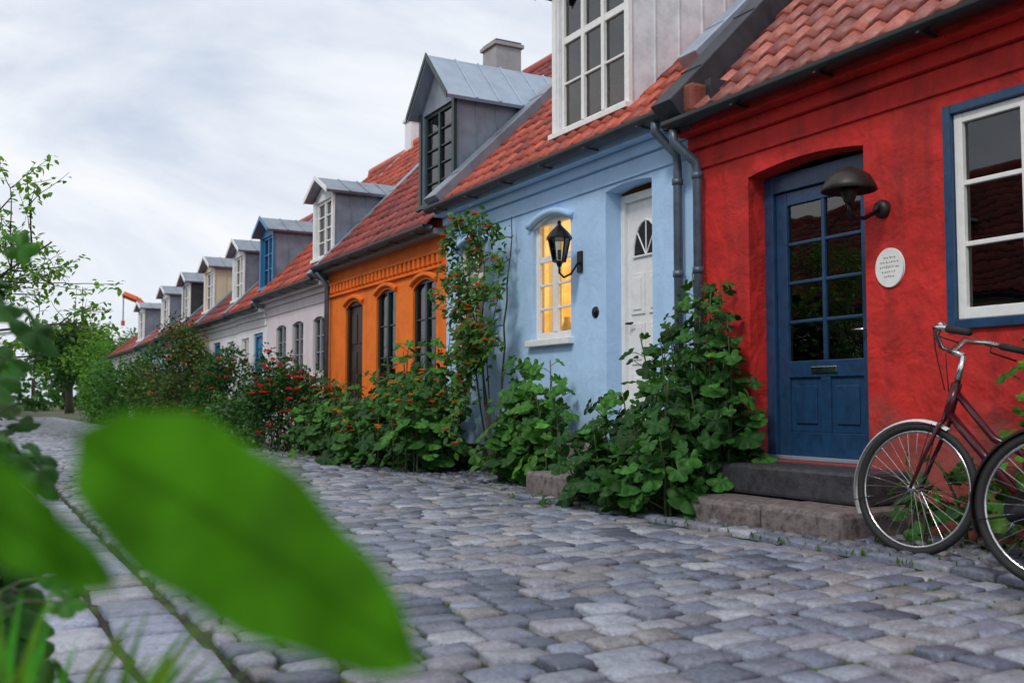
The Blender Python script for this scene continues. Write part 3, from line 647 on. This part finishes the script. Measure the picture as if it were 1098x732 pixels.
bush('climbing_shrub',(-.7,31.5,1.3),(.8,2.2,1.4),4200,.11,(.022,.06,.014),(.08,.15,.03),20,None,0,.08,-.05)
bush('climbing_shrub',(-.7,36.5,1.15),(.8,2.6,1.3),3600,.12,(.015,.06,.012),(.06,.17,.025),20,None,0,.08,-.05)
bush('climbing_shrub',(-.8,42.0,1.1),(.8,2.8,1.3),3200,.13,(.03,.10,.012),(.10,.25,.03),20,None,0,.08,-.05)
bush('low_shrub',(-.55,14.2,.3),(.4,1.2,.4),1200,.07,GA,GB,12,(.8,.35,.03),30,.04,-.05)
mb=MB(); P=[];D=[];N=[];S=[];FP=[]
def cane(p0,p1,bend,r0):
    p0,p1=Vector(p0),Vector(p1); n=12; pts=[]
    for i in range(n+1):
        t=i/n; q=p0.lerp(p1,t)+Vector((-.05*math.sin(math.pi*t),bend*math.sin(math.pi*t),0))+Vector((R(-.015,.015),R(-.02,.02),R(-.01,.01))); q.x=min(q.x,-.035); pts.append(q)
    mb.tube(pts,[r0*(1-.7*i/n) for i in range(n+1)],6,1); return pts
canes=[cane((-.12,12.2,0),(-.1,12.5,2.3),.12,.02),cane((-.15,12.15,0),(-.08,11.95,2.75),-.1,.018),cane((-.1,12.3,0),(-.1,13.1,2.45),-.2,.018),cane((-.13,12.25,0),(-.1,12.55,2.75),.2,.014),cane((-.13,12.1,0),(-.08,12.2,2.1),.2,.012)]
for k in range(46):
    c=random.choice(canes[:5] if k<26 else canes); p=c[random.randint(6,12)]; e=p+Vector((R(-.22,0),R(-.35,.4),R(-.4,.3))); e.z=min(e.z,2.85-R(0,.15)); e.y=min(max(e.y,11.7),13.5)
    canes.append(cane(p,e,R(-.08,.08),.006))
for ci,c in enumerate(canes):
    for i in range(24 if ci<5 else 52):
        t=R(.3 if ci<5 else .1,1)*12; k=min(11,int(t)); p=c[k].lerp(c[k+1],t-k)
        if ci<5 and p.z<1.3 and R(0,1)<.55: continue
        q=p+Vector((R(-.14,.0),R(-.1,.1),R(-.1,.1))); q.x=min(q.x,-.03); P.append(q); D.append((R(-1,.3),R(-1,1),R(-.9,.4))); N.append((-.9,R(-.8,.2),R(.1,1))); S.append(R(.05,.1))
    if ci>=5: FP+= [c[-1]+Vector((-.10,-.04,0)),c[8]+Vector((-.14,-.05,.03))]
put(mb,LV,[LF],P,D,N,S,rcol(len(P),(.025,.08,.016),(.09,.22,.032))); flowers(mb,FP,(.85,.10,.04),.06)
mb.obj('climbing_rose',[M['leaf'],M['bark'],M['petal']],None,True)
# left side planting
hollyhock('hollyhock_plant',[(-5.2,5.45,1.2,.14,0),(-5.25,5.3,1.05,.16,.05),(-5.15,5.6,1.0,.12,.1),(-5.22,5.15,.7,.12,-.05),(-5.14,5.5,.85,.12,0),(-5.3,5.6,1.2,.14,0),(-5.17,5.3,.75,.12,0)],.2,None,(.012,.06,.012),(.05,.18,.022),None,20,(.5,-.8))
hollyhock('hollyhock_plant',[(-5.16,4.75,.5,.12,0),(-5.18,4.95,.5,.14,0),(-5.24,4.6,.45,.12,0),(-5.1,4.9,.35,.1,0)],.15,None,(.012,.06,.012),(.05,.17,.02),None,22,(.5,-.8))
bush('garden_hedge',(-5.95,9.5,.8),(.6,3.6,1.0),7000,.075,(.015,.06,.012),(.06,.17,.025),26)
bush('garden_hedge',(-5.6,18,.75),(.75,4.5,.95),6000,.09,(.015,.06,.012),(.06,.17,.025),26)
bush('garden_hedge',(-5.2,29,.65),(.9,6,.85),5000,.12,(.015,.06,.012),(.07,.18,.025),26)
bush('garden_hedge',(-4.9,43,.6),(1.0,8,.8),5000,.14,(.015,.06,.012),(.07,.18,.025),26)
mb=MB(); P=[];D=[];N=[];S=[]
def branch(p,d,L,r,dep):
    pts=[p]; d=d.normalized(); n=6
    for i in range(n):
        d=(d+Vector((R(-.16,.16),R(-.16,.16),R(-.10,.12)))).normalized(); q=pts[-1]+d*L/n
        if q.z>3.2: q.z=3.2-R(0,.25)
        pts.append(q)
    mb.tube(pts,[r*(1-.6*i/n) for i in range(n+1)],6 if dep<2 else 4,1)
    if dep<3:
        for k in range(4 if dep else 8):
            i=random.randint(2,n); dd=(d+Vector((R(-1,1),R(-1,1),R(-.7,.6)))).normalized(); branch(pts[i],dd,L*R(.42,.62),r*.5,dep+1)
    if dep>=2:
        for k in range(14):
            t=R(.1,1)*n; i=min(n-1,int(t)); q=pts[i].lerp(pts[i+1],t-i)+Vector((R(-.04,.04),R(-.04,.04),R(-.05,.03)))
            P.append(q); D.append((R(-1,1),R(-1,1),R(-1,.3))); N.append((R(-.6,.6),R(-.8,.3),.8)); S.append(R(.045,.08))
for (x,y,dx,dy) in ((-6.3,12.4,.3,.1),(-6.35,12.3,.1,-.25),(-6.2,12.5,.4,.3),(-6.15,13.4,.2,0)): branch(Vector((x,y,0)),Vector((dx*.55,dy*.5,1)),2.2,.032,0)
put(mb,LV,[LF],P,D,N,S,rcol(len(P),(.08,.2,.02),(.2,.38,.045)))
mb.obj('young_tree',[M['leaf'],M['bark']],None,True)
bush('broadleaf_tree',(1.0,74,3.8),(3.1,3.1,2.7),9000,.26,(.015,.055,.01),(.05,.14,.022),26,trunk=((1.0,74,0),.3))
bush('broadleaf_tree',(.6,50,2.5),(1.9,2.4,1.9),6000,.16,(.05,.14,.015),(.14,.30,.035),22,trunk=((.6,50,0),.16))
mb=MB()
for k in range(26):
    x=-34+k*2.6+R(-1,1); y=105+R(-8,8); h=R(2.2,4.2); n=420; cc=np.array((x,y,h*.75)); d=rng.normal(0,1,(n,3)); d/=np.linalg.norm(d,axis=1,keepdims=True)
    q=cc+d*np.array((2.6,2.2,h*.75))*rng.uniform(.5,1.05,(n,1)); q[:,2]=np.maximum(q[:,2],.1)
    put(mb,SV,[SF],q,d+rng.normal(0,.5,(n,3)),d+np.array((0,0,.6)),rng.uniform(.4,.8,n),rcol(n,(.02,.07,.015),(.07,.17,.03))*R(.7,1.3)); mb.tube([(x,y,0),(x,y,h)],.15,6,1)
mb.obj('distant_trees',[M['leaf'],M['bark']],None,True)
# large-leaved plant beside the camera
mb=MB()
def blade(A_,B_,W,wd,col,sag=.01,nu=16,nv=6):
    A_,B_,W=Vector(A_),Vector(B_),Vector(W).normalized(); nrm=(B_-A_).cross(W).normalized(); V=[];F=[]
    for i in range(nu+1):
        t=i/nu; hw=wd/2*(math.sin(math.pi*min(1,t**.75))**.62 if 0<t<1 else 0); c=A_.lerp(B_,t)-Vector((0,0,1))*sag*4*t*(t-1)*-1
        for j in range(nv+1):
            s=j/nv*2-1; V.append(c+W*hw*s+nrm*(-.10*hw*(1-abs(s))*2+.004*math.sin(t*22+s*2)))
    for i in range(nu):
        for j in range(nv): a=i*(nv+1)+j; F.append((a,a+1,a+nv+2,a+nv+1))
    mb.add(V,F,0,col); mb.tube([A_.lerp(B_,t/8)-Vector((0,0,1))*sag*4*(t/8)*(1-t/8) for t in range(9)],.0012,5,0,col)
blade((-5.05,3.348,.783),(-4.904,3.246,.674),(.046,.043,.07),.092,(.055,.205,.003),-.006)
blade((-5.134,3.394,.80),(-5.028,3.339,.708),(.03,.03,.06),.045,(.05,.19,.004))
mb.tube([(-5.3,3.5,-.03),(-5.28,3.46,.4),(-5.22,3.42,.8),(-5.2,3.42,1.05)],[.008,.007,.005,.002],8,1)
mb.tube([(-5.225,3.42,.78),(-5.13,3.385,.81),(-5.05,3.348,.783)],.002,6,1); mb.tube([(-5.26,3.44,.7),(-5.2,3.42,.77),(-5.134,3.394,.80)],.002,6,1)
for (z,a) in ((.3,2.5),(.45,3.6),(.6,2.0),(.9,3.0),(1.0,2.2),(.2,4)):
    s=Vector((-5.26,3.45,z)); e=s+Vector((math.cos(a)*.05,math.sin(a)*.05,.02)); mb.tube([s,e],.002,5,1); blade(e,e+Vector((math.cos(a)*.14,math.sin(a)*.14,-.05)),(-math.sin(a),math.cos(a),.1),.08,(.06,.2,.012))
mb.obj('broad_leaved_plant',[M['leafnear'],M['stem']],None,True)
mb=MB()
for k in range(260):
    x=R(-5.16,-4.96); y=3.86+R(-.1,.3); h=R(.5,.70)-max(0,x+5.05)*.9; a=R(0,6.28); l=R(.05,.18); b=Vector((x,y,-.02)); t=b+Vector((math.cos(a)*l,math.sin(a)*l,h)) 
    W=Vector((-math.sin(a),math.cos(a),0)); n=6; V=[];F=[]
    for i in range(n+1):
        q=i/n; c=b.lerp(t,q)+Vector((math.cos(a),math.sin(a),0))*l*q*q-Vector((0,0,1))*.1*q**3; hw=.013*math.sin(math.pi*(.12+.88*q)); V+=[c-W*hw,c+W*hw]
    for i in range(n): F.append((2*i,2*i+1,2*i+3,2*i+2))
    mb.add(V,F,0,tuple(c_*R(.6,1.4) for c_ in (.08,.24,.02)))
mb.obj('ornamental_grass',[M['leafnear']],None,True)
# moss and small weeds in the joints
mb=MB(); P=[];D=[];N=[];S=[]
for k in range(26000):
    y=random.choice(rowlines)
    if y>24: continue
    x=-1.0-3.3*random.random()**1.3; yy=y+wav(x,y)+R(-.008,.008)
    f=math.sin(x*2.3+1)*math.sin(yy*1.1+.5*x)+.5*math.sin(x*5.1+yy*2.7)+(.4 if x>-2.8 else -.2)
    if f<R(-.1,.9): continue
    for j in range(3):
        P.append((x+R(-.03,.03),yy+R(-.005,.005),-.018)); D.append((R(-.9,.9),R(-.9,.9),R(.2,.6))); N.append((R(-1,1),R(-1,1),.3)); S.append(R(.010,.022))
for k in range(4000):
    x=random.choice((R(-1.02,-.84),R(-.25,-.02),R(-.9,-.02))); y=R(2,26)
    if math.sin(y*2.1)+math.sin(y*.7+2)<R(-.8,1): continue
    P.append((x,y,-.01)); D.append((R(-.6,.6),R(-.6,.6),1)); N.append((R(-1,1),R(-1,1),.2)); S.append(R(.02,.06))
put(mb,SV*np.array([.7,1,1]),[SF],P,D,N,S,rcol(len(P),(.04,.10,.01),(.13,.25,.02)))
mb.obj('joint_grass',[M['leaf']])
mb=MB(); n=9000; P=np.stack([rng.uniform(-8.8,-5.2,n),rng.uniform(3.2,50,n),np.full(n,-.03)],1)
put(mb,SV*np.array([.35,1,1]),[SF],P,np.stack([rng.normal(0,.4,n),rng.normal(0,.4,n),np.ones(n)],1),rng.normal(0,1,(n,3)),rng.uniform(.1,.25,n),rcol(n,(.03,.09,.01),(.09,.2,.02)))
mb.obj('garden_grass',[M['leaf']])
# ---------------------------------------------------------------- bicycles
def bicycle(name,loc,ang,lean,fm='maroon',fend='fender',steer=0):
    G=Group(name); WB=1.08; r=.345
    for c,st in ((0,steer),(WB,0)):
        rot=lambda p:(c+(p[0])*math.cos(st)-p[1]*math.sin(st),p[0]*math.sin(st)+p[1]*math.cos(st),p[2]) 
        ring=lambda rad,n=48:[rot((rad*math.cos(2*math.pi*i/n),0,r+rad*math.sin(2*math.pi*i/n))) for i in range(n)]
        G.p('tyres','rubber',True).tube(ring(r-.019),.020,10,closed=True)
        G.p('rims','chrome',True).tube(ring(r-.044),.008,8,closed=True)
        for i in range(32):
            a=2*math.pi*i/32; a2=a+(.35 if i%2 else -.35); w=.028 if (i//2)%2 else -.028
            G.p('spokes','chrome').tube([rot((.02*math.cos(a2),w,r+.02*math.sin(a2))),rot(((r-.04)*math.cos(a),0,r+(r-.04)*math.sin(a)))],.0011,4)
        G.p('hubs','chrome',True).tube([rot((0,-.05,r)),rot((0,.05,r))],.018,12)
        a0,a1=(math.radians(60),math.radians(205)) if c==0 else (math.radians(-25),math.radians(175))
        V=[];F=[];n=26
        for i in range(n+1):
            a=a0+(a1-a0)*i/n
            for w,dr in ((-.028,-.012),(-.016,.0),(0,.004),(.016,.0),(.028,-.012)): 
                rr=r+.018+dr; V.append(rot((rr*math.cos(a),w,r+rr*math.sin(a))))
        for i in range(n):
            for j in range(4): q=i*5+j; F.append((q,q+1,q+6,q+5))
        G.p('mudguards',fend,True).add(V,F)
        for w in (-.03,.03):
            for a in ((a0+.25,a1-.2)): G.p('mudguard_stays','black').tube([rot((0,w*1.5,r)),rot(((r+.01)*math.cos(a),w,r+(r+.01)*math.sin(a)))],.0025,5)
    F=G.p('frame',fm,True)
    hb,ht=(.155,0,.70),(.205,0,.90); bb=(.58,0,.29); stp=(.74,0,.78)
    for s in (-1,1): F.tube([(0,s*.052,r),(.06,s*.05,.5),(.14,s*.045,.68),(.155,s*.03,.70)],[.009,.011,.013,.012],8)
    F.tube([hb,ht],.026,12); F.tube([(.165,0,.745),bb],.023,12); F.tube([(.195,0,.86),(.40,0,.62),(.655,0,.50)],.019,12); F.tube([bb,stp],.018,12)
    for s in (-1,1):
        F.tube([bb,(WB,s*.06,r)],.010,8); F.tube([(.73,0,.74),(WB,s*.06,r)],.008,8)
    F.tube([(.58,-.04,.29),(.58,.04,.29)],.026,12)
    H=G.p('handlebar','chrome',True); H.tube([ht,(.235,0,1.04)],.016,10); H.tube([(.235,0,1.04),(.16,0,1.07)],.015,10)
    gr=G.p('grips','rubber',True)
    for s in (-1,1):
        H.tube([(.16,0,1.07),(.15,s*.07,1.08),(.16,s*.15,1.14),(.22,s*.25,1.15),(.30,s*.28,1.13)],.014,10)
        gr.tube([(.29,s*.278,1.132),(.42,s*.31,1.10)],[.019,.018],12)
        G.p('brake_levers','black',True).tube([(.25,s*.265,1.14),(.24,s*.27,1.10),(.36,s*.31,1.055)],.005,6)
        G.p('brake_cables','rubber',True).tube([(.24,s*.265,1.13),(.15,s*.16,1.17),(.11,s*.05,1.06),(.15,s*.02,.86)],.003,6)
    G.p('bell','chrome',True).revolve([(0,.03),(.02,.025),(.03,0)],(.2,-.17,1.16),14)
    G.p('seat_post','chrome',True).tube([stp,(.78,0,.92)],.013,10)
    S=G.p('saddle','leather',True); S.revolve([(0,.045),(.06,.04),(.1,.02),(.105,-.01),(.08,-.02),(0,-.02)],(.86,0,.96),20); S.tube([(.84,0,.965),(.72,0,.975),(.61,0,.965)],[.06,.035,.016],12)
    C=G.p('crank','chrome',True); C.tube([(.58,-.05,.29),(.5,-.06,.15)],.01,8); C.tube([(.58,.05,.29),(.66,.06,.43)],.01,8)
    for (q,s) in (((.5,-.06,.15),-1),((.66,.06,.43),1)): G.p('pedals','rubber',False,.004).box(q[0]-.045,q[0]+.045,min(q[1],q[1]+s*.1),max(q[1],q[1]+s*.1),q[2]-.012,q[2]+.012)
    K=G.p('chain_guard','black',True); K.tube([(.58,-.065,.29),(.58,-.067,.291)],.09,24); K.tube([(.58,-.065,.36),(WB,-.065,.385)],.012,8); K.tube([(.58,-.065,.21),(WB,-.065,.31)],.008,8)
    Rk=G.p('rear_rack','black',True)
    for s in (-1,1): Rk.tube([(.78,s*.06,.74),(1.3,s*.06,.75)],.006,6); Rk.tube([(WB,s*.06,r),(1.12,s*.06,.745)],.005,6)
    for k in range(5): Rk.tube([(.8+k*.12,-.06,.745),(.8+k*.12,.06,.745)],.005,6)
    G.p('rear_lamp','red').box(1.32,1.35,-.03,.03,.68,.73)
    return G.done(Matrix.Translation(loc)@Matrix.Rotation(ang,4,'Z')@Matrix.Rotation(lean,4,'X'))
bicycle('bicycle',(-.76,6.38,.0),math.radians(-80),math.radians(-7),steer=-.05)
bicycle('bicycle',(-1.04,5.42,.0),math.radians(-80),math.radians(-6),'black','black',steer=.1)
# ---------------------------------------------------------------- mobile crane behind the roofs
M['cranered']=paint('crane_red',(.60,.09,.02),.4,.1)
G=Group('mobile_crane')
G.p('chassis','cranered',False,.1).box(16,24,123.6,126.2,.7,1.9); G.p('cab','cranered',False,.15).box(24.1,26,123.7,126.1,.8,3.1); G.p('turntable','black',True).revolve([(0,2.6),(1.1,2.6),(1.2,1.9),(0,1.9)],(21,125,0),20)
for x in (17,18.5,22,25): 
    for y in (123.5,126.0): G.p('wheels','rubber',True).revolve([(0,0),(.5,0),(.55,.1),(.5,.35),(0,.35)],(x,y,.52),20,0,'y')
G.p('boom','cranered').tube([(21,125,2.6),(16.8,127.4,8.2)],.55,4); G.p('boom','black').tube([(16.8,127.4,8.2),(13.0,129.7,13.0)],.4,4); G.p('jib','cranered').tube([(14.6,128.8,11.0),(13.0,129.7,13.01)],.43,4)
G.p('boom_head','cranered',False,.05).tube([(13.0,129.7,13.0),(11.5,130.6,13.7)],.42,4)
G.p('hoist_cable','black').tube([(11.5,130.5,13.4),(11.5,130.5,10.4)],.07,5); G.p('hook_block','cranered').box(11.3,11.7,130.3,130.7,9.9,10.5)
G.done()
# ---------------------------------------------------------------- light, sky, camera
w=bpy.data.worlds.new('World'); scene.world=w; w.use_nodes=True; nt=w.node_tree; bg=nt.nodes['Background']; out=nt.nodes['World Output']
sk=nt.nodes.new('ShaderNodeTexSky'); sk.sky_type='NISHITA'; sk.sun_disc=False; sk.sun_elevation=math.radians(45); sk.sun_rotation=math.radians(-119)
nt.links.new(sk.outputs[0],bg.inputs[0]); bg.inputs[1].default_value=.11
tc=nt.nodes.new('ShaderNodeTexCoord'); mp=nt.nodes.new('ShaderNodeMapping'); mp.inputs['Scale'].default_value=(1,1,2.2); mp.inputs['Location'].default_value=(.3,.1,0); nt.links.new(tc.outputs['Generated'],mp.inputs[0])
n1=noise(nt,2.4,7,mp.outputs[0],.55,.5); n2=noise(nt,1.5,4,mp.outputs[0],.5,.3)
cl=ramp(nt,n1,[(.33,(.56,.64,.78)),(.5,(.84,.88,.95)),(.62,(1,1,1))])
bg2=nt.nodes.new('ShaderNodeBackground'); nt.links.new(cl,bg2.inputs[0]); bg2.inputs[1].default_value=1.03
ms=nt.nodes.new('ShaderNodeMixShader'); nt.links.new(ramp(nt,n2,[(.3,.75),(.5,1.)]),ms.inputs[0]); nt.links.new(bg.outputs[0],ms.inputs[1]); nt.links.new(bg2.outputs[0],ms.inputs[2]); nt.links.new(ms.outputs[0],out.inputs[0])
sd=bpy.data.lights.new('sun','SUN'); sd.energy=1.5; sd.angle=math.radians(10); sd.color=(1,.96,.9); so=bpy.data.objects.new('sun',sd); scene.collection.objects.link(so)
dirv=Vector((-.74,-.41,.85)); so.rotation_euler=dirv.to_track_quat('Z','Y').to_euler()
cd=bpy.data.cameras.new('camera'); cam=bpy.data.objects.new('camera',cd); scene.collection.objects.link(cam)
cam.location=(-5.10,2.805,.8); cam.rotation_euler=(math.radians(93.43),0,math.radians(-28.81)); cd.lens=35; cd.sensor_width=36; cd.clip_start=.05; cd.clip_end=3000
cd.dof.use_dof=True; cd.dof.focus_distance=7.8; cd.dof.aperture_fstop=2.8
scene.camera=cam
scene.view_settings.view_transform='Standard'; scene.view_settings.look='None'; scene.view_settings.exposure=0; scene.view_settings.gamma=1
